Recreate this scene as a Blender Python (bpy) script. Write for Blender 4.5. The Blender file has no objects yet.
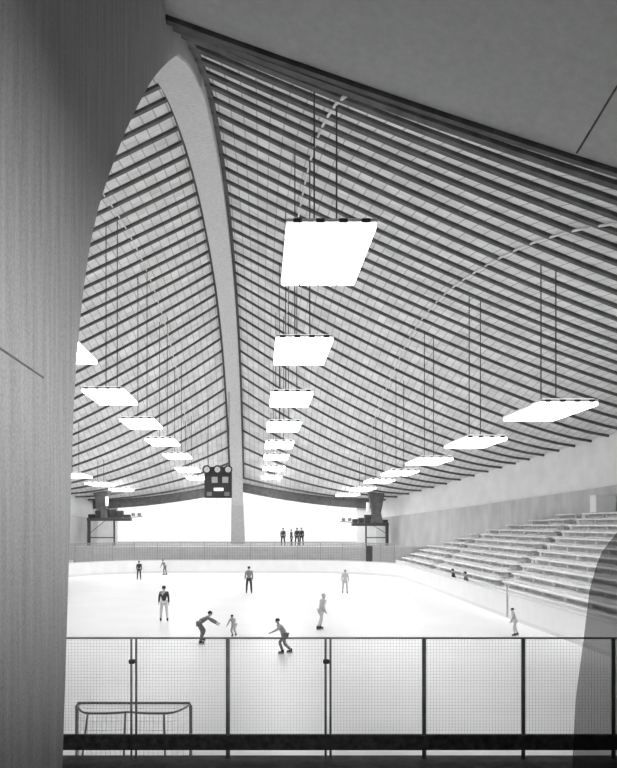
import bpy, math, random
from mathutils import Vector, Matrix
random.seed(7)
S = bpy.context.scene
COL = S.collection

# ------------------------------------------------------------------ tables
def lut(tab):
    """Smooth (monotone-ish Catmull-Rom) interpolation through (t, value) pairs."""
    n = len(tab)
    def slope(i):
        if i == 0: return (tab[1][1]-tab[0][1])/(tab[1][0]-tab[0][0])
        if i == n-1: return (tab[-1][1]-tab[-2][1])/(tab[-1][0]-tab[-2][0])
        return (tab[i+1][1]-tab[i-1][1])/(tab[i+1][0]-tab[i-1][0])
    def f(t):
        if t <= tab[0][0]: return tab[0][1]+slope(0)*(t-tab[0][0])
        if t >= tab[-1][0]: return tab[-1][1]+slope(n-1)*(t-tab[-1][0])
        for i in range(n-1):
            a, b = tab[i], tab[i+1]
            if a[0] <= t <= b[0]:
                h = b[0]-a[0]; u = (t-a[0])/h
                m0, m1 = slope(i)*h, slope(i+1)*h
                return ((2*u**3-3*u*u+1)*a[1]+(u**3-2*u*u+u)*m0+(-2*u**3+3*u*u)*b[1]+(u**3-u*u)*m1)
    return f

CAM = (2.2, 0.0, 4.1)
arch_far = lut([(17,13.3),(19.5,14.5),(22.4,15.65),(26.4,16.9),(32.8,18.2),(39.6,18.95),(47.5,19.2),(55,18.9),(63,17.7),(70,15.4),(76,12.5)])
roof_ctr = lut([(15,13.15),(19.5,15.3),(26.4,17.7),(32.8,19.0),(39.6,19.8),(47.5,20.05),(55,19.75),(63,18.5),(70,16.2),(76,13.2),(79.5,10.6),(83,8.0)])
roof_w = lut([(15,17.5),(24,20.5),(38,23.7),(45,24.5),(52,23.7),(66,20.5),(75,17.2),(83,13.8)])
roof_ze = lut([(15,8.0),(24,9.2),(38,10.1),(45,10.1),(52,9.6),(66,8.4),(75,7.3),(83,6.35)])
wall_mid = lut([(15,6.8),(45,6.8),(52,6.4),(66,5.7),(82,4.7)])
def roof_z(x, d):
    s = min(abs(x)/roof_w(d), 1.0)
    # the last bit of the ridge is rounded so the two sides meet smoothly
    return roof_ze(d)+(roof_ctr(d)-roof_ze(d))*(1-s)**(1.25 if d < 50 else 1.25+.5*min(1,(d-50)/30))

# ------------------------------------------------------------------ materials
def mat(name, col, rough=0.7, var=0.0, scale=4.0, stretch=(1,1,1), bump=0.0, metal=0.0, grain=0.0):
    m = bpy.data.materials.new(name); m.use_nodes = True
    nt = m.node_tree; b = nt.nodes['Principled BSDF']
    b.inputs['Base Color'].default_value = (col, col, col, 1)
    b.inputs['Roughness'].default_value = rough
    b.inputs['Metallic'].default_value = metal
    if var or bump or grain:
        tc = nt.nodes.new('ShaderNodeTexCoord'); mp = nt.nodes.new('ShaderNodeMapping')
        mp.inputs['Scale'].default_value = stretch
        nt.links.new(tc.outputs['Object'], mp.inputs['Vector'])
        nz = nt.nodes.new('ShaderNodeTexNoise'); nz.inputs['Scale'].default_value = scale
        nz.inputs['Detail'].default_value = 6
        nt.links.new(mp.outputs['Vector'], nz.inputs['Vector'])
        out = nz.outputs['Fac']
        if grain:
            n2 = nt.nodes.new('ShaderNodeTexNoise'); n2.inputs['Scale'].default_value = 45
            n2.inputs['Detail'].default_value = 2
            nt.links.new(tc.outputs['Object'], n2.inputs['Vector'])
            mx = nt.nodes.new('ShaderNodeMix'); mx.data_type = 'FLOAT'; mx.inputs[0].default_value = grain
            nt.links.new(nz.outputs['Fac'], mx.inputs[2]); nt.links.new(n2.outputs['Fac'], mx.inputs[3])
            out = mx.outputs[0]
        if var:
            r = nt.nodes.new('ShaderNodeValToRGB')
            lo, hi = max(col*(1-var), 0), min(col*(1+var), 1)
            r.color_ramp.elements[0].position = .3; r.color_ramp.elements[1].position = .7
            r.color_ramp.elements[0].color = (lo, lo, lo, 1); r.color_ramp.elements[1].color = (hi, hi, hi, 1)
            nt.links.new(out, r.inputs['Fac']); nt.links.new(r.outputs['Color'], b.inputs['Base Color'])
        if bump:
            bp = nt.nodes.new('ShaderNodeBump'); bp.inputs['Strength'].default_value = bump
            bp.inputs['Distance'].default_value = .02
            nt.links.new(out, bp.inputs['Height']); nt.links.new(bp.outputs['Normal'], b.inputs['Normal'])
    return m

def plank_mat():
    m = bpy.data.materials.new('roof_planks'); m.use_nodes = True
    nt = m.node_tree; b = nt.nodes['Principled BSDF']; b.inputs['Roughness'].default_value = .75
    tc = nt.nodes.new('ShaderNodeTexCoord'); sx = nt.nodes.new('ShaderNodeSeparateXYZ'); cx = nt.nodes.new('ShaderNodeCombineXYZ')
    nt.links.new(tc.outputs['Object'], sx.inputs[0])
    nt.links.new(sx.outputs['Y'], cx.inputs['X']); nt.links.new(sx.outputs['X'], cx.inputs['Y'])
    br = nt.nodes.new('ShaderNodeTexBrick'); br.inputs['Scale'].default_value = 1
    br.inputs['Brick Width'].default_value = 1.83; br.inputs['Row Height'].default_value = .42
    br.inputs['Mortar Size'].default_value = .022; br.inputs['Mortar Smooth'].default_value = .3
    br.inputs['Color1'].default_value = (.86,.86,.86,1); br.inputs['Color2'].default_value = (.76,.76,.76,1)
    br.inputs['Mortar'].default_value = (.46,.46,.46,1)
    nt.links.new(cx.outputs[0], br.inputs['Vector'])
    nz = nt.nodes.new('ShaderNodeTexNoise'); nz.inputs['Scale'].default_value = 1.3; nz.inputs['Detail'].default_value = 5
    nt.links.new(tc.outputs['Object'], nz.inputs['Vector'])
    mp = nt.nodes.new('ShaderNodeMapRange'); mp.inputs[1].default_value = .3; mp.inputs[2].default_value = .7
    mp.inputs[3].default_value = .82; mp.inputs[4].default_value = 1.08
    nt.links.new(nz.outputs['Fac'], mp.inputs[0])
    mx = nt.nodes.new('ShaderNodeMix'); mx.data_type = 'RGBA'; mx.blend_type = 'MULTIPLY'; mx.inputs[0].default_value = 1
    nt.links.new(br.outputs['Color'], mx.inputs[6]); nt.links.new(mp.outputs[0], mx.inputs[7])
    nt.links.new(mx.outputs[2], b.inputs['Base Color'])
    return m

def emis_mat(name, strength):
    m = bpy.data.materials.new(name); m.use_nodes = True
    nt = m.node_tree; nt.nodes.clear()
    e = nt.nodes.new('ShaderNodeEmission'); e.inputs['Strength'].default_value = strength
    o = nt.nodes.new('ShaderNodeOutputMaterial'); nt.links.new(e.outputs[0], o.inputs[0])
    return m

def glass_mat(name, tint, gloss=.06):
    m = bpy.data.materials.new(name); m.use_nodes = True
    nt = m.node_tree; nt.nodes.clear()
    t = nt.nodes.new('ShaderNodeBsdfTransparent'); t.inputs[0].default_value = (tint,tint,tint,1)
    g = nt.nodes.new('ShaderNodeBsdfGlossy'); g.inputs['Roughness'].default_value = .08; g.inputs[0].default_value = (.6,.6,.6,1)
    x = nt.nodes.new('ShaderNodeMixShader'); x.inputs[0].default_value = gloss
    o = nt.nodes.new('ShaderNodeOutputMaterial')
    nt.links.new(t.outputs[0], x.inputs[1]); nt.links.new(g.outputs[0], x.inputs[2]); nt.links.new(x.outputs[0], o.inputs[0])
    return m

PIER = 'pier'
M = dict(
    ice=mat('ice', .84, .4, .03, .35),
    boards=mat('white_boards', .86, .5, .03, 1.5),
    cap=mat('board_cap', .74, .5),
    kick=mat('board_kick', .76, .6),
    planks=plank_mat(),
    rib=mat('dark_timber', .12, .8, .3, 3, (1,1,1)),
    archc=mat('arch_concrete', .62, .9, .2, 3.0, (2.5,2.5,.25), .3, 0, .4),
    shadec=mat('shaded_concrete', .36, .9, .32, 3.0, (3,3,.22), .4, 0, .5),  # darker copy of the arch concrete, with shade put into the colour
    plaster=mat('grey_plaster', .66, .9, .12, 6, (1,1,1), .3, 0, .5),
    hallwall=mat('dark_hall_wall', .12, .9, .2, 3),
    darkconc=mat('dark_concrete', .12, .9, .4, 6, (1,1,1), .2, 0, .4),
    wallpale=mat('pale_wall', .9, .8, .05, 1.0),
    wallgrey=mat('grey_wall', .56, .9, .16, 1.2, (1,1,.4), .2, 0, .2),
    tier=mat('tier_concrete', .66, .9, .2, 2.5, (1,1,1), .2, 0, .2),
    bench=mat('bench_planks', .84, .7, .1, 2, (3,.4,1)),
    stair=mat('stair_concrete', .33, .9, .2, 3),
    floorc=mat('floor_concrete', .5, .8, .1, 2),
    steel=mat('dark_steel', .05, .5, .2, 8),
    rail=mat('railing_steel', .2, .5, .2, 10),
    wire=mat('mesh_wire', .5, .5),
    farwire=mat('grey_fence_wire', .30, .6),
    black=mat('black_paint', .03, .6, .3, 12),
    kickplate=mat('kickplate_black', .035, .8, .6, 20, (1,1,1), .2),
    white=mat('white_paint', .85, .5),
    lamp=emis_mat('lamp_tube', 10.0),
    roof_fill=emis_mat('roof_fill_glow', 1.5),
    housing=mat('lamp_housing', .8, .6),
    glow=emis_mat('lit_display', 1.6),
    glass=glass_mat('clear_glass', .97, .03),
    dimming=glass_mat('dimming_sheet', .60, .03),
    mullion=mat('window_mullion', .8, .6),
    conduit=mat('pale_conduit', .8, .5),
    goalred=mat('goal_tube', .26, .5),
    goalpale=mat('goal_pale_tube', .45, .5),
    net=mat('net_cord', .75, .8),
    skin=mat('skin', .5, .6),
    coat=mat('dark_cloth', .045, .9, .3, 14),
    mid=mat('grey_cloth', .22, .9, .2, 14),
    soft=mat('light_grey_cloth', .48, .9, .1, 14),
    pale=mat('pale_cloth', .66, .9, .1, 14),
    hair=mat('dark_hair', .03, .8),
    snow=mat('snowy_ground', .85, .8, .03, .3),
)

# ------------------------------------------------------------------ mesh building
class MB:
    def __init__(s): s.v = []; s.f = []
    def add(s, vs, fs):
        k = len(s.v); s.v += [tuple(v) for v in vs]; s.f += [tuple(i+k for i in f) for f in fs]; return s
    def box(s, a, b):
        (x0,y0,z0),(x1,y1,z1) = a, b
        return s.add([(x0,y0,z0),(x1,y0,z0),(x1,y1,z0),(x0,y1,z0),(x0,y0,z1),(x1,y0,z1),(x1,y1,z1),(x0,y1,z1)],
                     [(0,3,2,1),(4,5,6,7),(0,1,5,4),(1,2,6,5),(2,3,7,6),(3,0,4,7)])
    def cbox(s, a, b, e=.01):
        """Box with chamfered edges."""
        (x0,y0,z0),(x1,y1,z1) = a, b
        e = min(e, (x1-x0)*.45, (y1-y0)*.45, (z1-z0)*.45)
        prof = [(x0+e,y0),(x1-e,y0),(x1,y0+e),(x1,y1-e),(x1-e,y1),(x0+e,y1),(x0,y1-e),(x0,y0+e)]
        ins = [(min(max(x,x0+e),x1-e), min(max(y,y0+e),y1-e)) for x,y in prof]
        vs = [(x,y,z0) for x,y in ins]+[(x,y,z0+e) for x,y in prof]+[(x,y,z1-e) for x,y in prof]+[(x,y,z1) for x,y in ins]
        fs = [tuple(range(7,-1,-1)), tuple(range(24,32))]
        for L in range(3):
            for i in range(8):
                j = (i+1)%8; fs.append((L*8+i, L*8+j, L*8+8+j, L*8+8+i))
        return s.add(vs, fs)
    def tube(s, path, r, n=8, closed=False):
        P = [Vector(p) for p in path]; N = len(P)
        R = r if isinstance(r, (list,tuple)) else [r]*N
        rings = []
        ref = None
        for i in range(N):
            if closed: t = P[(i+1)%N]-P[i-1]
            else: t = P[min(i+1,N-1)]-P[max(i-1,0)]
            t.normalize()
            if ref is None:
                ref = Vector((0,0,1)) if abs(t.z) < .9 else Vector((1,0,0))
            u = t.cross(ref).normalized(); w = u.cross(t).normalized(); ref = w
            rings.append([P[i]+(u*math.cos(a)+w*math.sin(a))*R[i] for a in [2*math.pi*k/n for k in range(n)]])
        vs = [v for rg in rings for v in rg]; fs = []
        for i in range(N if closed else N-1):
            j = (i+1)%N
            for k in range(n):
                l = (k+1)%n; fs.append((i*n+k, i*n+l, j*n+l, j*n+k))
        if not closed: fs += [tuple(range(n-1,-1,-1)), tuple((N-1)*n+k for k in range(n))]
        return s.add(vs, fs)
    def bar(s, a, b, w, h=None, up=(0,0,1)):
        """Square bar from a to b."""
        h = h or w; a, b = Vector(a), Vector(b); t = (b-a).normalized(); up = Vector(up)
        if abs(t.dot(up)) > .95: up = Vector((0,1,0))
        u = t.cross(up).normalized()*w/2; q = u.cross(t).normalized()*h/2
        vs = [a-u-q,a+u-q,a+u+q,a-u+q,b-u-q,b+u-q,b+u+q,b-u+q]
        return s.add(vs, [(0,1,2,3),(7,6,5,4),(0,4,5,1),(1,5,6,2),(2,6,7,3),(3,7,4,0)])
    def prism(s, pts, y0, y1):
        """Polygon of (x, z) extruded along y."""
        n = len(pts)
        vs = [(x,y0,z) for x,z in pts]+[(x,y1,z) for x,z in pts]
        fs = [tuple(range(n)), tuple(range(2*n-1,n-1,-1))]+[(i,i+n,(i+1)%n+n,(i+1)%n) for i in range(n)]
        return s.add(vs, fs)
    def disc(s, c, r, y0, y1, n=20):
        return s.prism([(c[0]+r*math.cos(2*math.pi*k/n), c[1]+r*math.sin(2*math.pi*k/n)) for k in range(n)], y0, y1)
    def ring(s, c, r0, r1, y0, y1, n=20):
        vs, fs = [], []
        for k in range(n):
            a = 2*math.pi*k/n; ca, sa = math.cos(a), math.sin(a)
            for r, y in ((r0,y0),(r1,y0),(r1,y1),(r0,y1)): vs.append((c[0]+r*ca, y, c[1]+r*sa))
        for k in range(n):
            l = (k+1)%n
            for q in range(4):
                w = (q+1)%4; fs.append((k*4+q, l*4+q, l*4+w, k*4+w))
        return s.add(vs, fs)
    def ball(s, c, r, nu=12, nv=8):
        rx, ry, rz = r if isinstance(r, (list,tuple)) else (r,r,r)
        vs = [(c[0],c[1],c[2]+rz)]; fs = []
        for i in range(1,nv):
            p = math.pi*i/nv
            for k in range(nu):
                a = 2*math.pi*k/nu
                vs.append((c[0]+rx*math.sin(p)*math.cos(a), c[1]+ry*math.sin(p)*math.sin(a), c[2]+rz*math.cos(p)))
        vs.append((c[0],c[1],c[2]-rz)); L = len(vs)-1
        for k in range(nu):
            l = (k+1)%nu
            fs.append((0,1+k,1+l)); fs.append((L, L-nu+l, L-nu+k))
            for i in range(nv-2):
                fs.append((1+i*nu+k, 1+(i+1)*nu+k, 1+(i+1)*nu+l, 1+i*nu+l))
        return s.add(vs, fs)
    def build(s, name, m, parent=None, smooth=False, loc=None):
        me = bpy.data.meshes.new(name)
        vs = s.v
        if loc: vs = [(x-loc[0],y-loc[1],z-loc[2]) for x,y,z in vs]
        me.from_pydata(vs, [], s.f); me.update()
        import bmesh
        bm = bmesh.new(); bm.from_mesh(me); bmesh.ops.recalc_face_normals(bm, faces=bm.faces); bm.to_mesh(me); bm.free()
        me.materials.append(m)
        if smooth:
            for p in me.polygons: p.use_smooth = True
        o = bpy.data.objects.new(name, me); COL.objects.link(o)
        if loc: o.location = loc
        if parent: o.parent = parent
        return o

def tag(o, label=None, cat=None, group=None, kind=None):
    if label: o['label'] = label
    if cat: o['category'] = cat
    if group: o['group'] = group
    if kind: o['kind'] = kind
    return o
def thing(name, label, cat, loc=(0,0,0), rz=0, group=None):
    o = bpy.data.objects.new(name, None); COL.objects.link(o)
    o.location = loc; o.rotation_euler = (0,0,rz); o.empty_display_size = .2
    return tag(o, label, cat, group)
def struct(o): o['kind'] = 'structure'; return o
def copy_tree(o, parent=None):
    c = o.copy(); COL.objects.link(c); c.parent = parent
    for ch in list(o.children): copy_tree(ch, c)
    return c
def frange(a, b, n): return [a+(b-a)*i/n for i in range(n+1)]

# ================================================================== SETTING
# --- main floor, ice
struct(MB().box((-30,7.95,-.4),(30,100,-.03)).build('floor', M['floorc']))
def rink_loop(off, n=10, cy=41.5, hl=31.1, hw=13.0, r=8.5):
    pts = []
    for (sx, sy, a0) in ((1,1,0),(-1,1,90),(-1,-1,180),(1,-1,270)):
        for k in range(n+1):
            a = math.radians(a0+90*k/n)
            pts.append((sx*(hw-r)+(r+off)*math.cos(a), cy+sy*(hl-r)+(r+off)*math.sin(a)))
    return pts
ice = MB(); lp = rink_loop(0); n = len(lp)
ice.add([(x,y,0) for x,y in lp]+[(x,y,-.03) for x,y in lp], [tuple(range(n)), tuple(range(2*n-1,n-1,-1))]+[(i,i+n,(i+1)%n+n,(i+1)%n) for i in range(n)])
struct(ice.build('floor_ice', M['ice']))

# --- dasher boards
def loop_wall(mb, o0, o1, z0, z1):
    a, b = rink_loop(o0), rink_loop(o1); n = len(a)
    vs = [(x,y,z0) for x,y in a]+[(x,y,z1) for x,y in a]+[(x,y,z1) for x,y in b]+[(x,y,z0) for x,y in b]
    fs = []
    for i in range(n):
        j = (i+1)%n
        for q in range(4):
            w = (q+1)%4; fs.append((q*n+i,q*n+j,w*n+j,w*n+i))
    mb.add(vs, fs)
db = thing('dasher_boards', 'white rink boards with rounded corners all round the ice', 'rink boards', (0,42,0))
def par(o, p):
    o.parent = p; o.location = Vector(o.location)-p.location; return o
mb = MB(); loop_wall(mb, .0, .12, .16, 1.02); par(mb.build('board_panels', M['boards']), db)
mb = MB(); loop_wall(mb, -.015, .12, -.02, .16); par(mb.build('kickplate', M['kick']), db)
mb = MB(); loop_wall(mb, -.03, .17, 1.02, 1.08); par(mb.build('cap_rail', M['cap']), db)
g = MB().cbox((12.955,37.6,.05),(12.995,37.75,1.35),.01); par(g.build('gate_post', M['soft']), db)

# --- roof
ds = frange(15,83,68)
ss = [-1+2*i/48 for i in range(49)]
rf = MB(); vs = []
for d in ds:
    w = roof_w(d)
    for s in ss:
        x = (abs(s)**1.25)*(1 if s > 0 else -1)*w
        vs.append((x,d,roof_z(x,d)))
na, nb = len(ds), len(ss)
vs += [(x,y,z+.35) for x,y,z in vs]
fs = []; T = na*nb
for i in range(na-1):
    for j in range(nb-1):
        a = i*nb+j; fs.append((a,a+1,a+nb+1,a+nb)); fs.append((T+a,T+a+nb,T+a+nb+1,T+a+1))
for i in range(na-1):
    for j in (0,nb-1):
        a = i*nb+j; fs.append((a,a+nb,T+a+nb,T+a))
for j in range(nb-1):
    for i in (0,na-1):
        a = i*nb+j; fs.append((a,a+1,T+a+1,T+a))
roof = struct(rf.add(vs, fs).build('ceiling', M['planks'], smooth=False))
def rib(d, sg, wid=.2, dep=.13):
    mb = MB(); w = roof_w(d); N = 22; vs = []; fs = []
    for i in range(N+1):
        x = sg*(.05+(w-.1)*(i/N)**1.2)
        z = roof_z(x, d)
        vs += [(x,d-wid/2,z+.05),(x,d+wid/2,z+.05),(x,d+wid/2,z-dep),(x,d-wid/2,z-dep)]
    for i in range(N):
        for q in range(4):
            r = (q+1)%4; fs.append((i*4+q,i*4+r,i*4+4+r,i*4+4+q))
    fs += [(0,1,2,3),(N*4+3,N*4+2,N*4+1,N*4)]
    o = mb.add(vs, fs).build('ceiling_rib', M['rib'], roof); struct(o)
d = 16.2
while d < 82.5:
    for sg in (-1,1): rib(d, sg)
    d += 1.83
for d in (15.05, 82.9):
    for sg in (-1,1): rib(d, sg, .4 if d > 50 else .14, .8 if d > 50 else .12)

# dark strip added in place of shading where the roof meets the arch
for sg in (-1,1):
    mb = MB(); vs, fs = [], []; dd = frange(15.2,82,80)
    for d in dd:
        for x, o in ((.5,.06),(.5,-.1),(.74,-.1),(.74,.06)): vs.append((sg*x, d, roof_z(x,d)+o))
    for i in range(80):
        for q in range(4):
            k = (q+1)%4; fs.append((i*4+q,i*4+k,i*4+4+k,i*4+4+q))
    fs += [(0,1,2,3),tuple(len(vs)-1-k for k in range(4))]
    struct(mb.add(vs, fs).build('ceiling_shade_strip', M['rib'], roof))

# --- the concrete arch (underside centre line, y then z)
AP = [(6.85,-.2),(7.05,1.2),(7.25,2.4),(7.48,4.0),(7.75,5.55),(8.5,6.95),(9.95,8.35),(11.5,9.6),(13.7,11.2)]
AP += [(d, arch_far(d)) for d in (17,18.2,19.5,21,22.4,24.4,26.4,29.5,32.8,36,39.6,43.5,47.5,51,55,59,63,66.5,70,73,76)]
AP += [(78.6,10.85),(81,8.9),(82.7,7.1),(84,5.3),(85.1,3.6),(86,2.0),(86.9,-.2)]
def smooth_path(P, sub=4):
    out = []
    for i in range(len(P)-1):
        p0, p1, p2, p3 = P[max(i-1,0)], P[i], P[i+1], P[min(i+2,len(P)-1)]
        for k in range(sub):
            t = k/sub
            out.append(tuple(.5*((2*p1[c])+(-p0[c]+p2[c])*t+(2*p0[c]-5*p1[c]+4*p2[c]-p3[c])*t*t+(-p0[c]+3*p1[c]-3*p2[c]+p3[c])*t**3) for c in (0,1)))
    out.append(P[-1]); return out
SP = smooth_path(AP)
ar = MB(); vs = []
for i,(y,z) in enumerate(SP):
    a = SP[max(i-1,0)]; b = SP[min(i+1,len(SP)-1)]
    t = Vector((b[0]-a[0], b[1]-a[1])).normalized(); nrm = Vector((-t.y, t.x))   # outward / up
    th = 1.0 + (3.2*min(1,max(0,(22-y)/11))**1.2 if y < 22 else 0)
    hw = .56
    if y > 60 and z < 7: hw = .56+.18*((7-z)/7)**1.2*1.2
    c = .03
    for (ox, on) in ((-hw+c,0),(hw-c,0),(hw,c),(hw,th-c),(hw-c,th),(-hw+c,th),(-hw,th-c),(-hw,c)):
        vs.append((ox, y+nrm.x*on, z+nrm.y*on))
fs = []; N = len(SP)
for i in range(N-1):
    for q in range(8):
        r = (q+1)%8; fs.append((i*8+q,i*8+r,i*8+8+r,i*8+8+q))
fs += [tuple(range(8)), tuple(range(N*8-1,N*8-9,-1))]
arch = struct(ar.add(vs, fs).build('ceiling_arch', M['archc'], smooth=False))
struct(MB().box((.55,2.9,5.2),(.563,6.55,5.215)).build('pour_joint', M['darkconc'], arch))
arch.data.materials.append(M['shadec'])
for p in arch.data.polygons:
    if p.center.y < 15.5 or (p.center.y < 24 and abs(p.normal.x) > .5): p.material_index = 1  # near leg coloured darker in place of shade
arch['label'] = 'pale concrete arch rising from the dark near leg and landing beyond the ice'

# --- near end: entrance hall with plaster ceiling, dark floor, end wall
struct(MB().box((-17.5,-4,0),(17.5,7.9,1.985)).build('floor_entrance', M['darkconc']))
cn = MB(); vs = []; xs = frange(-17.5,17.5,50)
for x in xs:
    z = roof_z(x,15.0)
    vs += [(x,14.95,z-.02),(x,8,z+1.2),(x,-4.3,z+1.2),(x,-4.3,z+1.6),(x,14.95,z+1.6)]
fs = []
for i in range(50):
    for q in range(5):
        r = (q+1)%5; fs.append((i*5+q,i*5+r,i*5+5+r,i*5+5+q))
fs += [(0,1,2,3,4),(254,253,252,251,250)]
cei = struct(cn.add(vs, fs).build('ceiling_entrance', M['plaster']))
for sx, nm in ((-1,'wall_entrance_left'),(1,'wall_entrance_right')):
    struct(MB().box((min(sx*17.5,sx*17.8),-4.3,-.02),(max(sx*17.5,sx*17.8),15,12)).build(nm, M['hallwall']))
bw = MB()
bw.box((-17.8,-4.3,-.02),(3.0,-4,15)); bw.box((15.0,-4.3,-.02),(17.8,-4,15)); bw.box((3.0,-4.3,7.5),(15.0,-4,15.5)); bw.box((3.0,-4.3,-.02),(15.0,-4,4.7))  # unseen opening, its sill and head shaped to let sun onto the pier
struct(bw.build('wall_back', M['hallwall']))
def cz(x, d): return roof_z(x,15)-.02+1.22*(14.95-d)/6.95
struct(MB().bar((7.66,14.9,cz(7.66,14.9)),(7.66,8.2,cz(7.66,8.2)),.03,.02).build('ceiling_joint', M['darkconc'], cei))
# concrete end wall that closes the hall beside the near leg of the arch
def atx(px, d): return CAM[0]+(px-260)*d/864
def atz(py, d): return CAM[2]+(524-py)*d/864
D = 14.6
pts = [(-17.5,-.02),(-2.2,-.02)]
pts += [(-1.75,1.5),(-1.55,5.5),(-1.3,7.2),(-.95,9.0),(-.75,10.3),(-.6,11.6),(-.55,13.6),(-.6,14.2)]
pts += [(x, roof_z(x,15)+.9) for x in (-3,-6,-9,-13,-17.5)]
struct(MB().prism(pts, D, D+.3).build('wall_end', M['shadec']))

# --- long side walls
for sx, nm in ((1,'wall_right'),(-1,'wall_left')):
    mb, lo = MB(), MB()
    dd = frange(15,83,34)
    def strip(m, off, zb, zt, th=.3):
        vs, fs = [], []
        for q in dd:
            w = roof_w(q)+off
            vs += [(sx*w,q,zb(q)),(sx*w,q,zt(q)),(sx*(w+th),q,zt(q)),(sx*(w+th),q,zb(q))]
        for i in range(len(dd)-1):
            for k in range(4):
                r = (k+1)%4; fs.append((i*4+k,i*4+r,i*4+4+r,i*4+4+k))
        fs += [(0,1,2,3),tuple(len(vs)-1-k for k in range(4))]
        m.add(vs, fs)
    strip(mb, -.02, lambda q: -.02, lambda q: roof_ze(q)+.2)
    wl = struct(mb.build(nm, M['wallpale']))
    strip(lo, -.42, lambda q: -.02, wall_mid, .39)
    o = lo.build('dado', M['wallgrey'], wl); o['label'] = 'grey concrete lower band'; struct(o)

# --- far end: raised floor, glazed wall, corner walls
struct(MB().box((-17,74.6,-.02),(17,100,2.1)).build('floor_far_landing', M['floorc']))
fe = 83.35
def glazing(nm, x0, x1, zt, z0=2.1):
    """Window wall between x0 and x1, top following the roof."""
    N = 8; xs = frange(x0,x1,N)
    pts = [(x0,z0),(x1,z0)]+[(x, zt(x)) for x in reversed(xs)]
    w = struct(MB().prism(pts, fe, fe+.03).build(nm, M['glass']))
    for i, x in enumerate(xs):
        if i in (0,N): continue
        struct(MB().box((x-.018,fe-.03,z0),(x+.018,fe+.05,zt(x))).build('window_mullion', M['mullion'], w))
    struct(MB().box((x0,fe-.06,z0),(x1,fe+.09,z0+.12)).build('window_sill', M['mullion'], w))
    return w
ztop = lambda x: roof_z(x,83)+.1
glazing('window_1', -11.5, -.65, ztop)
glazing('window_2', .65, 11.5, ztop)
struct(MB().box((-.65,fe,2.1),(.65,fe+.03,5.9)).build('window_3', M['glass']))
for sx, nm in ((1,'wall_far_right'),(-1,'wall_far_left')):
    a, b = sorted((sx*11.5, sx*14.2))
    struct(MB().box((a,83.05,-.02),(b,83.4,6.3)).build(nm, M['wallpale']))
struct(MB().box((-60,100,-.5),(60,190,1.9)).build('ground', M['snow']))

# ================================================================== LIGHT FIXTURES
def make_fixture():
    root = thing('ceiling_light', 'x', 'ceiling light')
    W, L = 1.82, 4.2
    MB().cbox((-W/2,-L/2,.06),(W/2,L/2,.14),.02).build('housing', M['housing'], root)
    MB().cbox((-W/2+.1,-L/2+.1,.14),(W/2-.1,L/2-.1,.17),.01).build('roof_fill_panel', M['roof_fill'], root)  # glowing panel added on top to brighten the roof
    pw = W/4
    for k in range(4):
        x = -W/2+pw*(k+.5)
        MB().cbox((x-pw/2+.015,-L/2+.03,-.06),(x+pw/2-.015,L/2-.03,.06),.03).build('tube_panel', M['lamp'], root)
        MB().cbox((x-pw*.2,-L/2-.05,.04),(x+pw*.2,-L/2+.03,.13),.02).build('end_cap', M['steel'], root)
    return root
FD = [19.3,29,38.5,47.2,55.8,64,72,79]
ORD = ['nearest','second','third','fourth','fifth','sixth','seventh','farthest']
rows = [
  ('in the row beside the arch opposite the scoreboard', [1.43,1.39,1.36,1.28,1.24,1.2,1.13,1.05], [10.05,9.86,9.63,9.4,9.2,9.03,8.72,8.36], range(0,8)),
  ('in the row leading to the hanging scoreboard', [None,-6.75,-6.64,-6.45,-6.27,-6.1,-6.0,-5.75], [0,9.9,9.74,9.55,9.37,9.1,8.6,8.3], range(1,8)),
  ('in the low row above the bleachers', [None,9.65,9.54,9.2,9.0,8.8,8.5,8.0], [0,7.85,7.7,7.5,7.38,7.25,7.0,6.75], range(1,8)),
  ('in the low row beside the dark pier', [None]*5+[-13.7,-13.3,-12.6], [0]*5+[7.65,7.4,7.2], range(5,8)),
]
fx0 = make_fixture(); first = True; FX = []
for ri, (txt, X, Z, rg) in enumerate(rows):
    for i in rg:
        o = fx0 if first else copy_tree(fx0); first = False
        xa = X[i]+CAM[0]; o.location = (xa, FD[i], Z[i])
        k = list(rg).index(i); nn = len(list(rg))
        od = 'farthest' if k == nn-1 else ORD[k]
        o['label'] = f'glowing white light panel, {od} {txt}'
        o['group'] = ('hanging lights beside the arch','hanging lights on the scoreboard side','hanging lights above the bleachers','hanging lights beyond the pier')[ri]
        FX.append((o, xa, i, Z[i]))
for o, xa, i, zf_ in FX:
        for dx in (-.22,.28):
            zt = roof_z(xa+dx, FD[i])+.05
            if zt-zf_ > .3:
                MB().tube([(dx,0,.2),(dx,0,zt-zf_)], .02, 6).build('hanger_rod', M['steel'], o)

# pale conduits along the roof
for xr, lab, d0, d1 in ((8.5,'pale conduit curving across the roof above the bleachers',20,72),
                (1.7,'pale conduit climbing the roof beside the large near light',17,60),
                (-6.2,'pale conduit curving down the roof between the pier and arch',30,76)):
    xa = xr+CAM[0]
    p = [(xa, d, roof_z(xa,d)-.09) for d in frange(d0,d1,60)]
    tag(MB().tube(p, .04, 6).build('lighting_conduit', M['conduit'], smooth=True), lab, 'conduit')

# ================================================================== FAR FENCE
lpF = rink_loop(.07, 24)
seg = [p for p in lpF if p[1] > 66.5]
seg.sort(key=lambda p: math.atan2(p[1]-60, p[0]))
seg = [p for p in seg if -12.7 < p[0] < 12.7]
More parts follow.
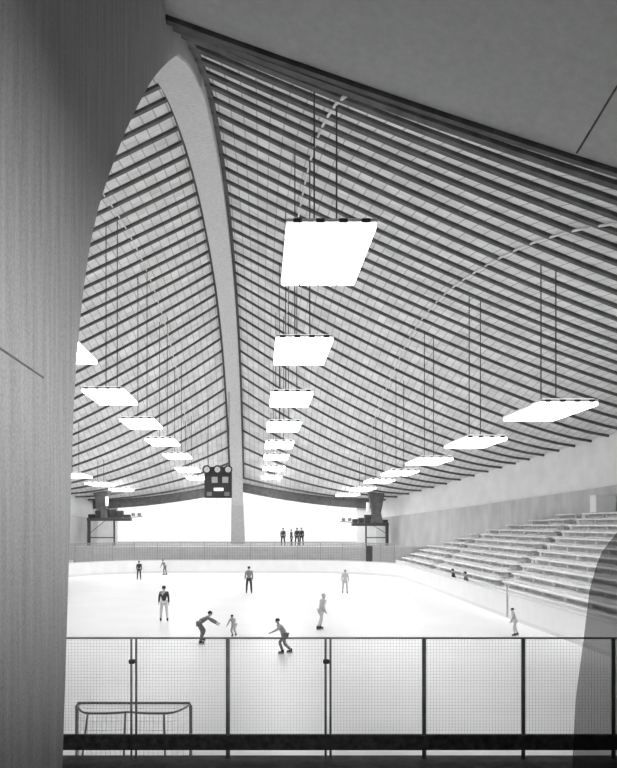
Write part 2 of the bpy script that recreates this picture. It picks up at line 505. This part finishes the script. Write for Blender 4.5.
# resample
def resample(P, step):
    out = [Vector(P[0])]; acc = 0
    for a, b in zip(P, P[1:]):
        a, b = Vector(a), Vector(b); L = (b-a).length; t = step-acc
        while t <= L:
            out.append(a.lerp(b, t/L)); t += step
        acc = (acc+L) % step if False else L-(t-step)
    return out
RS = resample(seg, .14)
fz0, fz1 = 1.08, 2.55
ff = thing('mesh_fence', 'grey wire fence on the far boards below the bright windows', 'fence', (0,72.6,1.08))
mb = MB()
for p in RS: mb.box((p.x-.02,p.y-.008,fz0+.02),(p.x+.02,p.y+.008,fz1))
for k in range(1,11):
    z = fz0+(fz1-fz0)*k/11
    mb.tube([(p.x,p.y,z) for p in RS[::4]], .018, 4)
par(mb.build('wire_mesh', M['farwire']), ff)
par(MB().tube([(p.x,p.y,fz1) for p in RS[::2]], .035, 6).build('top_rail', M['farwire']), ff)
for p in RS[::14]:
    par(MB().tube([(p.x,p.y,fz0),(p.x,p.y,fz1+.04)], .045, 6).build('post', M['farwire']), ff)

gt = MB().add([(-.28,-.04,0),(.28,-.04,0),(.28,.04,0),(-.28,.04,0),(-.28,-.04,1.25),(.28,-.04,1.25),(.28,.04,1.25),(-.28,.04,1.25)],[(0,1,2,3),(4,5,6,7),(0,1,5,4),(1,2,6,5),(2,3,7,6),(3,0,4,7)]).build('gate_leaf', M['black'])
gt.location = (11.0,69.55,1.08); gt.rotation_euler = (0,0,math.radians(-40)); gt['label'] = 'dark gate leaf'; par(gt, ff)
# ================================================================== NEAR RAILING
RD = 7.8
xsP = [.19,1.062,1.911,2.814,3.68,4.574,5.387,6.25,7.1,7.95]
zb, zt = 2.19, 3.07

rl = thing('mesh_railing', 'wire mesh railing on dark posts at the edge of the entrance floor', 'railing', (3.5,RD,2.0))
par(MB().tube([(x,RD,zt+0) for x in frange(.15,8.0,24)], .009, 8).build('top_rail', M['rail'], smooth=True), rl)
par(MB().cbox((.15,RD-.03,2.063),(8.0,RD+.03,zb+.01),.01).build('kickplate', M['kickplate']), rl)
for i, x in enumerate(xsP):
    if i in (1,3):
        for dx in (-.022,.022):
            par(MB().tube([(x+dx,RD-.01,1.985),(x+dx,RD-.01,zt)], .010, 8).build('post', M['rail'], smooth=True), rl)
        par(MB().cbox((x-.045,RD-.03,2.84),(x+.012,RD+.01,2.88),.008).build('clamp', M['steel']), rl)
    else:
        par(MB().tube([(x,RD-.01,1.985),(x,RD-.01,zt)], .019, 8).build('post', M['rail'], smooth=True), rl)
for a, b in zip(xsP, xsP[1:]):
    mb = MB(); s = .028; wv = .0007
    x = a+.03
    while x < b-.02:
        mb.box((x-wv,RD-wv,zb),(x+wv,RD+wv,zt)); x += s
    z = zb+.02
    while z < zt:
        mb.box((a,RD+wv,z-wv),(b,RD+3*wv,z+wv)); z += s
    par(mb.build('mesh_panel', M['wire']), rl)

# dark see-through sheet added to dim the view at the railing's end
gx = lambda px, py, d=6.6: (atx(px,d), atz(py,d))
sg = thing('dim_sheet', 'dark see-through sheet added to dim the end of the mesh railing', 'dimming sheet', (atx(610,6.6),6.6,2.0))
pts = [gx(571,760),gx(576,700),gx(584,640),gx(590,590),gx(598,562),gx(603,551),gx(610,542),gx(617,533),gx(640,514),gx(700,495),gx(700,760)]
pts[0] = (pts[0][0],2.02); pts[-1] = (pts[-1][0],2.02)
par(MB().prism(pts, 6.59, 6.61).build('dim_pane', M['dimming']), sg)
par(MB().cbox((pts[0][0],6.55,2.0),(pts[-1][0],6.65,2.035),.008).build('sheet_base', M['steel']), sg)

# ================================================================== BLEACHERS
def bleachers(sx, lab):
    root = thing('bleachers', lab, 'bleachers', (sx*17,45,0))
    tb = MB(); NR = 12; run, rise, X0, Z0 = .74, .35, 14.0, .95
    rowinfo = []
    for k in range(NR):
        xa, xb, z = X0+run*k, X0+run*(k+1), Z0+rise*k
        dlo, dhi = 22.0, 80.0
        q = [t/4 for t in range(88,320) if roof_w(t/4)-.5 > xb]
        if not q: continue
        dlo, dhi = max(22, min(q)), min(74.2, max(q))
        rowinfo.append((xa, xb, z, dlo, dhi))
        a, b = sorted((sx*xa, sx*xb))
        tb.box((a,dlo,-.02),(b,dhi,z))
    par(tb.build('tiers', M['tier']), root)
    st = [MB(), MB(), MB()]
    for k, (xa, xb, z, dlo, dhi) in enumerate(rowinfo):
        t = k/11
        A = [28.5+8*t*.6, 44+10*t, 61+8.5*t]
        cuts = [dlo]
        for i, c in enumerate(A):
            if dlo+1 < c < dhi-1:
                cuts += [c-.65, c+.65]
                a, b = sorted((sx*(xa-.3), sx*xa))
                st[i].box((a,c-.6,z-rise),(b,c+.6,z-rise/2))
                a, b = sorted((sx*xa, sx*(xa+run-.3)))
                st[i].box((a,c-.6,z),(b,c+.6,z+.012))
        cuts.append(dhi)
        for p, q in zip(cuts[::2], cuts[1::2]):
            if q-p < .6 or k == 11: continue
            bm = MB()
            a, b = sorted((sx*(xa+.34), sx*(xa+.70)))
            bm.cbox((a,p,z+.22),(b,q,z+.28),.015)
            n = max(2, int((q-p)/2.2))
            for j in range(n):
                y = p+.2+(q-p-.4)*j/(n-1)
                bm.box((sx*(xa+.52)-.05,y-.04,z),(sx*(xa+.52)+.05,y+.04,z+.22))
            par(bm.build('bench', M['bench']), root)
    for s in st:
        if s.v: par(s.build('stair_aisle', M['stair']), root)
    # front parapet
    a, b = sorted((sx*13.85, sx*14.0))
    par(MB().box((a,22,-.02),(b,74.2,1.02)).build('parapet', M['boards']), root)
    return root
bleachers(1, 'tiered pale bleachers with stair aisles climbing to the open grey wall')
bleachers(-1, 'tiered pale bleachers mostly hidden behind the dark concrete pier')

bx = thing('control_booth', 'small white booth standing on the top row of the bleachers', 'booth', (22.6,51.3,4.8))
par(MB().cbox((22.0,50.9,4.8),(23.2,51.9,5.75),.03).build('body', M['white']), bx)
par(MB().cbox((21.95,50.85,5.75),(23.25,51.95,5.81),.02).build('lid', M['boards']), bx)

# ================================================================== SCOREBOARD
sd = 71.0
def sx_(px): return atx(px, sd)
def sz_(py): return atz(py, sd)
sb = thing('scoreboard', 'dark hanging scoreboard with three round dials and a lit strip', 'scoreboard', (sx_(218),sd,sz_(498)))
x0, x1, z0, z1 = sx_(204.5), sx_(232), sz_(498), sz_(467)
par(MB().cbox((x0,sd-.25,z0),(x1,sd+.25,z1),.04).build('case', M['black']), sb)
for px in (207,217.6,228.2):
    c = (sx_(px), sz_(469.8))
    dl = par(MB().ring(c, .24, .36, sd-.36, sd-.2).build('dial_ring', M['black']), sb)
    f = MB().disc(c, .25, sd-.32, sd-.2).build('dial_face', M['white']); f.parent = dl; f.location = -(sb.location)*0 + Vector(f.location) - dl.location - sb.location
    h = MB(); h.bar((c[0],sd-.335,c[1]),(c[0]+.1,sd-.335,c[1]+.14),.035,.01); h.bar((c[0],sd-.335,c[1]),(c[0]-.04,sd-.335,c[1]-.11),.04,.01)
    h = h.build('dial_hands', M['black']); h.parent = dl; h.location = Vector(h.location) - dl.location - sb.location
for px in (214.8,225.4):
    par(MB().cbox((sx_(px-3),sd-.3,sz_(483)),(sx_(px+3),sd-.2,sz_(477)),.02).build('score_window', M['soft']), sb)
par(MB().cbox((sx_(214),sd-.3,sz_(491)),(sx_(223.5),sd-.2,sz_(488)),.02).build('lit_strip', M['glow']), sb)
for px in (209.5,227):
    par(MB().cbox((sx_(px-2.5),sd-.3,sz_(496)),(sx_(px+2.5),sd-.2,sz_(492)),.02).build('speaker_grille', M['mid']), sb)
for px in (208,229):
    x = sx_(px); par(MB().tube([(x,sd,z1-.05),(x,sd,roof_z(x,sd)-.05)], .03, 6).build('hanger_rod', M['steel']), sb)

# ================================================================== CORNER PLATFORMS
def platform(xi, xo, zb, zt, d, lab, zf, pxl):
    """Dark equipment platform on posts; xi inner end, xo outer end (by the wall)."""
    sg_ = 1 if xo > xi else -1
    r = thing('equipment_platform', lab, 'platform', ((xi+xo)/2,d,zf))
    a, b = sorted((xi, xo))
    par(MB().cbox((a,d-.6,zb),(b,d+.6,zb+.3),.03).build('deck', M['steel']), r)
    L = b-a
    random.seed(int(abs(xi*10)))
    n = 6
    for i in range(n):
        c = a+L*(i+.5)/n; h = (zt-zb-.3)*(.55+.45*random.random())*(1.0 if 0 < i < n-1 else .5); w = L/n*.42
        par(MB().cbox((c-w,d-.45+.1*random.random(),zb+.3),(c+w,d+.4,zb+.3+h),.04).build('equipment_box', M['black']), r)
    xc = xo-sg_*L*.33
    zr = roof_z(xc, d)
    vs = []
    for z, hw in ((zb+.3,.6),(zt+.1,.4),(zr+.1,.75)):
        vs += [(xc-hw,d-.4,z),(xc+hw,d-.4,z),(xc+hw,d+.4,z),(xc-hw,d+.4,z)]
    fs = [(0,1,2,3),(11,10,9,8)]
    for i in range(2):
        for q in range(4): fs.append((i*4+q,i*4+(q+1)%4,i*4+4+(q+1)%4,i*4+4+q))
    par(MB().add(vs, fs).build('roof_bracket', M['rib']), r)
    par(MB().cbox((xo-sg_*.12-.14,d-.3,zf),(xo-sg_*.12+.14,d,zb),.02).build('post', M['steel']), r)
    xm = xo-sg_*L*.62
    par(MB().cbox((xm-.07,d-.3,zf),(xm+.07,d-.15,zb),.02).build('post', M['steel']), r)
    par(MB().bar((xo-sg_*.1,d-.22,zf+.75),(xm,d-.22,zf+.75),.09).build('cross_bar', M['steel']), r)
    par(MB().bar((xo-sg_*.15,d-.24,zf+1.1),(xo-sg_*L*.4,d-.24,zb),.05).build('brace', M['steel']), r)
    xl = pxl
    par(MB().cbox((xl-.14,d-.75,zt+.15),(xl+.14,d-.5,zt+1.05),.04).build('lamp', M['white']), r)
    for dx in (.25,.8):
        par(MB().cbox((xi-sg_*dx-.16,d-.4,zb+.45),(xi-sg_*dx+.16,d-.1,zb+.75),.04).build('floodlight', M['mid']), r)
    par(MB().bar((xi,d-.2,zb+.35),(xi-sg_*1.1,d-.2,zb+.4),.07).build('floodlight_arm', M['steel']), r)
    return r
P8 = 79.5
platform(atx(131,P8), atx(88,P8), atz(521,P8), atz(508,P8), P8, 'dark equipment platform on posts beside the pier and window corner', 2.1, atx(108,P8))
platform(atx(352,P8), atx(388,P8), atz(526,P8), atz(514,P8), P8, 'dark equipment platform on posts in the corner above the bleachers', 2.1, atx(367,P8))

# ================================================================== HOCKEY GOAL
gc, gy = .17, 13.9
gl = thing('hockey_goal', 'tube frame hockey goal on the ice just beyond the mesh railing', 'goal', (gc,gy,0))
H = 1.22
def gp(x, y, z): return (x, y, z)
par(MB().tube([(gc-.915,gy,0),(gc-.915,gy,H-.05),(gc-.88,gy,H)], .03, 8).build('post', M['goalpale'], smooth=True), gl)
par(MB().tube([(gc+.915,gy,0),(gc+.915,gy,H-.05),(gc+.88,gy,H)], .026, 8).build('post', M['goalred'], smooth=True), gl)
par(MB().tube([(gc-.9,gy,H),(gc+.9,gy,H)], .022, 8).build('crossbar', M['goalred'], smooth=True), gl)
mpath = []
for sx in (-1,):
    for t in frange(0,1,12):
        x = -.9+.86*t; y = -.66*math.sin(math.pi*min(t*.5+.0,1)**.8) if t < .5 else -.66*(.80+.2*math.sin(math.pi*t))
        y = -.62*(1-(1-min(t/.35,1))**2)+.09*max(0,(t-.6)/.4)**2
        mpath.append((gc+x, gy+y, H-.03))
right = [(2*gc-x,y,z) for x,y,z in reversed(mpath)]
par(MB().tube(mpath+right, .017, 8).build('top_hoop', M['goalred'], smooth=True), gl)
par(MB().tube([(x, gy+(y-gy)*1.35, .03) for x,y,z in mpath+right], .025, 8).build('base_hoop', M['goalred'], smooth=True), gl)
for xt, xb_ in ((-.62,-.74),(-.045,-.06),(.55,.60)):
    par(MB().tube([(gc+xt,gy-.6,H-.03),(gc+xb_,gy-.75,.05)], .016, 8).build('stanchion', M['goalred'], smooth=True), gl)
nt_ = MB()
full = mpath+right
for x,y,z in full[::1]:
    nt_.tube([(x,y,z),(x,gy+(y-gy)*1.3,.05)], .0025, 4)
    nt_.tube([(x,y,z),(x,gy,H)], .0025, 4)
for k in range(1,9):
    t = k/9; nt_.tube([(x, gy+(y-gy)*(1+.3*t), (H-.03)*(1-t)+.05*t) for x,y,z in full], .0025, 4)
for t in (.3,.6): nt_.tube([(x, gy+(y-gy)*t, H-.01) for x,y,z in full], .0025, 4)
par(nt_.build('net', M['net']), gl)

# ================================================================== PEOPLE
def skin_mesh(name, verts, edges, radii, m, parent, root=0, sub=1):
    me = bpy.data.meshes.new(name); me.from_pydata([tuple(v) for v in verts], edges, []); me.update()
    o = bpy.data.objects.new(name, me); COL.objects.link(o)
    o.modifiers.new('s', 'SKIN'); sd_ = o.modifiers.new('u', 'SUBSURF'); sd_.levels = sub; sd_.render_levels = sub
    if not me.skin_vertices: me.skin_vertices.new()
    for i, r in enumerate(radii):
        sv = me.skin_vertices[0].data[i]; sv.radius = r if isinstance(r, tuple) else (r, r); sv.use_root = (i == root)
    bpy.context.view_layer.update()
    dg = bpy.context.evaluated_depsgraph_get()
    nm = bpy.data.meshes.new_from_object(o.evaluated_get(dg))
    o.modifiers.clear(); o.data = nm; nm.name = name
    nm.materials.clear(); nm.materials.append(m)
    for p in nm.polygons: p.use_smooth = True
    o.parent = parent
    return o
def person(label, loc, rz, h, lean=10, legs=((15,-15),(-10,-25)), arms=((20,30),(-20,20)), splay=6,
           top='coat', bottom='coat', hat='hair', skates=True, group=None, armout=10):
    """A figure facing local +x. Angles in degrees, positive swings forward."""
    R = math.radians; k = h/1.75
    def dirv(a, out=0, s=1):  # a from straight down, forward positive
        return Vector((math.sin(R(a))*math.cos(R(out)), s*math.sin(R(out)), -math.cos(R(a))*math.cos(R(out))))
    pel = Vector((0,0,0)); up = Vector((math.sin(R(lean)),0,math.cos(R(lean))))
    sp, ch, nk = pel+up*.2, pel+up*.40, pel+up*.53
    hup = Vector((math.sin(R(lean*.35)),0,math.cos(R(lean*.35)))); fw = Vector((hup.z,0,-hup.x))
    hb, hm, ht = nk+hup*.07+fw*.015, nk+hup*.16+fw*.02, nk+hup*.235+fw*.01
    V = {}; V['pel']=pel; V['sp']=sp; V['ch']=ch; V['nk']=nk; V['hb']=hb; V['hm']=hm; V['ht']=ht
    V['nose'] = hm+fw*.115-hup*.015
    for s, n in ((1,'l'),(-1,'r')):
        V['ear'+n] = hm+Vector((0,s*.095,0))
        th, sh = legs[0] if s == 1 else legs[1]; ua, fa = arms[0] if s == 1 else arms[1]
        V['hip'+n] = pel+Vector((0,s*.10,-.05))
        V['kn'+n] = V['hip'+n]+dirv(th, splay, s)*.43
        V['an'+n] = V['kn'+n]+dirv(sh, splay*.5, s)*.42
        V['he'+n] = V['an'+n]+Vector((.0,0,-.055)); V['to'+n] = V['an'+n]+Vector((.17,0,-.06))
        V['sh'+n] = ch+up*.06+Vector((0,s*.185,0))
        V['el'+n] = V['sh'+n]+dirv(ua, armout, s)*.29
        V['wr'+n] = V['el'+n]+dirv(fa, armout*.3, s)*.25
        hd = (V['wr'+n]-V['el'+n]).normalized()
        V['hd'+n] = V['wr'+n]+hd*.07
        side = Vector((0,1,0)).cross(hd).normalized()
        acr = hd.cross(side).normalized()
        for fi in range(4):
            V[f'f{fi}'+n] = V['hd'+n]+hd*(.085-.012*abs(fi-1.3))+side*(.022*(fi-1.5))-acr*s*.0+fw*.01
        V['th'+n] = V['wr'+n]+hd*.06+side*.06
    low = min(V['hel'].z, V['her'].z)-(.10 if skates else .03)
    off = Vector((0,0,-low))
    for q in V: V[q] = (V[q]+off)*k
    o = thing('person', label, 'person', loc, rz, group)
    def sk(name, keys, edges, rad, m, root, sub=1):
        idx = {a:i for i,a in enumerate(keys)}
        return skin_mesh(name, [V[a] for a in keys], [(idx[a],idx[b]) for a,b in edges], [(rad[a][0]*k,rad[a][1]*k) if isinstance(rad[a],tuple) else rad[a]*k for a in keys], m, o, idx[root], sub)
    base = ['pel','sp','ch','nk','hb','hm','ht','nose','earl','earr']
    E = [('pel','sp'),('sp','ch'),('ch','nk'),('nk','hb'),('hb','hm'),('hm','ht'),('hm','nose'),('hm','earl'),('hm','earr')]
    rad = dict(pel=.115,sp=.105,ch=.13,nk=.055,hb=.07,hm=.092,ht=.06,nose=.016,earl=.02,earr=.02)
    for n in 'lr':
        base += [a+n for a in ('hip','kn','an','he','to','sh','el','wr','hd','f0','f1','f2','f3','th')]
        E += [('pel','hip'+n),('hip'+n,'kn'+n),('kn'+n,'an'+n),('an'+n,'he'+n),('he'+n,'to'+n),('ch','sh'+n),('sh'+n,'el'+n),('el'+n,'wr'+n),('wr'+n,'hd'+n)]
        E += [('hd'+n,f'f{i}'+n) for i in range(4)]+[('wr'+n,'th'+n)]
        rad.update({'hip'+n:.085,'kn'+n:.055,'an'+n:.04,'he'+n:.035,'to'+n:.03,'sh'+n:.06,'el'+n:.042,'wr'+n:.028,'hd'+n:.034,'f0'+n:.010,'f1'+n:.010,'f2'+n:.010,'f3'+n:.009,'th'+n:.012})
    sk('body', base, E, rad, M['skin'], 'pel')
    # jacket
    kj = ['pel','sp','ch','nk']; Ej = [('pel','sp'),('sp','ch'),('ch','nk')]; rj = dict(pel=.145,sp=.135,ch=.16,nk=.07)
    for n in 'lr':
        kj += [a+n for a in ('sh','el','wr')]; Ej += [('ch','sh'+n),('sh'+n,'el'+n),('el'+n,'wr'+n)]; rj.update({'sh'+n:.08,'el'+n:.06,'wr'+n:.045})
    sk('jacket', kj, Ej, rj, M[top], 'ch')
    kt = ['pel']; Et = []; rt = dict(pel=.135)
    for n in 'lr':
        kt += [a+n for a in ('hip','kn','an')]; Et += [('pel','hip'+n),('hip'+n,'kn'+n),('kn'+n,'an'+n)]; rt.update({'hip'+n:.105,'kn'+n:.078,'an'+n:.062})
    sk('trousers', kt, Et, rt, M[bottom], 'pel')
    c = V['hm']+(hup*.045-fw*.02)*k
    MB().ball(c, (.108*k,.10*k,.088*k)).build('hair' if hat == 'hair' else 'cap', M[hat], o, True)
    for s in (1,-1):
        e = V['hm']+(fw*.088+hup*.012+Vector((0,s*.032,0)))*k
        MB().ball(e, .012*k, 6, 5).build('eye', M['hair'], o)
    m_ = V['hm']+(fw*.086-hup*.05)*k
    MB().ball(m_, (.008*k,.024*k,.007*k), 6, 5).build('mouth', M['hair'], o)
    for n in 'lr':
        a = V['an'+n]; nm = 'skate' if skates else 'shoe'
        b = MB(); z = V['he'+n].z
        b.cbox((a.x-.07*k,a.y-.045*k,z-.035*k),(a.x+.07*k,a.y+.045*k,z+.12*k),.03*k)
        b.cbox((a.x-.08*k,a.y-.045*k,z-.035*k),(a.x+.2*k,a.y+.045*k,z+.035*k),.03*k)
        bo = b.build(nm, M['coat'], o)
        if skates:
            MB().cbox((a.x-.09*k,a.y-.006*k,z-.10*k),(a.x+.21*k,a.y+.006*k,z-.03*k),.004*k).build('blade', M['soft'], bo)
    return o
def px_person(px, fy, label, rz, hpx, d=None, zf=0, **kw):
    d = d or (CAM[2]-zf)*864/(fy-524)
    return person(label, (atx(px,d), d, zf), math.radians(rz), hpx*d/864, **kw)
SKG = None
px_person(139, 580, 'skater in a dark coat upright near the far boards below the platform', 90, 18, lean=4, legs=((8,-4),(-4,-8)))
px_person(165, 575, 'skater in grey leaning sideways against the far boards', 160, 15, d=69.5, lean=28, top='mid', bottom='mid', legs=((12,-6),(-4,-12)))
px_person(164, 622, 'skater in a black jacket and pale trousers gliding away', 100, 34, lean=6, top='coat', bottom='pale', arms=((10,25),(-5,15)), legs=((6,-4),(-6,-14)))
px_person(199, 644, 'skater in grey bent sharply forward with bottom out, near the railing top', 0, 37, lean=58, top='mid', bottom='mid', legs=((38,-24),(22,-12)), arms=((45,60),(75,60)))
px_person(234, 637, 'skater in pale clothes and dark gloves crouching just above the railing', 250, 25, lean=38, top='soft', bottom='soft', legs=((45,-40),(20,-45)), arms=((50,40),(30,60)))
px_person(249, 594, 'lone skater in dark trousers upright below the foot of the arch', 95, 26, lean=3, top='mid', bottom='coat', legs=((5,-3),(-3,-6)))
px_person(285, 654, 'skater striding with one leg trailing, overlapping the railing top', 200, 39, lean=36, top='soft', bottom='mid', legs=((48,-18),(-4,-48)), arms=((55,70),(-35,-10)))
px_person(321, 630, 'skater in white blurring into the ice in mid rink', 30, 35, lean=14, top='pale', bottom='pale', hat='soft', legs=((20,-12),(-14,-28)))
px_person(345, 594, 'skater in light grey near the curve of the far boards', 270, 23, lean=10, top='soft', bottom='soft', hat='mid', legs=((10,-5),(-6,-16)))
px_person(515, 636, 'skater with dark hair close to the boards below the bleachers', 180, 27, lean=16, top='soft', bottom='pale', legs=((16,-8),(-8,-20)))
wl = ('standing apart nearest the arch foot','second from the arch foot','third from the arch foot','standing farthest from the arch foot')
for i, px in enumerate((283,291.5,297,301.5)):
    px_person(px, 0, f'dark spectator behind the far fence before the windows, {wl[i]}', 270 if i != 1 else 200, 17.5 if i != 1 else 16, d=79+.35*i, zf=2.1, lean=2, legs=((3,-1),(-2,-2)), arms=((5,10),(-3,6)), armout=5, skates=False, group='spectators on the far landing')
for x, y, lab, tp, rz in ((13.56,50.4,'child in black leaning over the boards in front of the bleachers','coat',180),(13.56,47.3,'child in grey by the boards at the foot of the stair aisle','mid',150)):
    person(lab, (x,y,-.03), math.radians(rz), 1.5, lean=14, legs=((6,0),(-4,-6)), arms=((5,25),(0,20)), armout=6, skates=False, top=tp, bottom='coat')

# ================================================================== CAMERA, WORLD, VIEW
cam = bpy.data.cameras.new('camera'); co = bpy.data.objects.new('camera', cam); COL.objects.link(co)
co.location = CAM; co.rotation_euler = (math.radians(90),0,0)
cam.sensor_fit = 'HORIZONTAL'; cam.sensor_width = 36; cam.lens = 36*864/617
cam.shift_x = 48.5/617; cam.shift_y = 140/617; cam.clip_start = .05; cam.clip_end = 500
S.camera = co
fill_sun = bpy.data.lights.new('fill_sun', 'SUN'); fill_sun.energy = 4.8; fill_sun.angle = math.radians(13)  # low sun added behind the camera to brighten the pier
so = bpy.data.objects.new('fill_sun', fill_sun); COL.objects.link(so); so.location = (20,-20,10)
so.rotation_euler = Vector((-.66,.74,-.08)).to_track_quat('-Z','Y').to_euler()
w = bpy.data.worlds.new('world'); S.world = w; w.use_nodes = True
bg = w.node_tree.nodes['Background']; bg.inputs[0].default_value = (1,1,1,1); bg.inputs[1].default_value = 1.3
S.view_settings.view_transform = 'Standard'; S.view_settings.look = 'None'
S.view_settings.exposure = 0.02; S.view_settings.gamma = 1.0; S.view_settings.use_curve_mapping = False
S.cycles.max_bounces = 10; S.cycles.diffuse_bounces = 6; S.cycles.transparent_max_bounces = 24
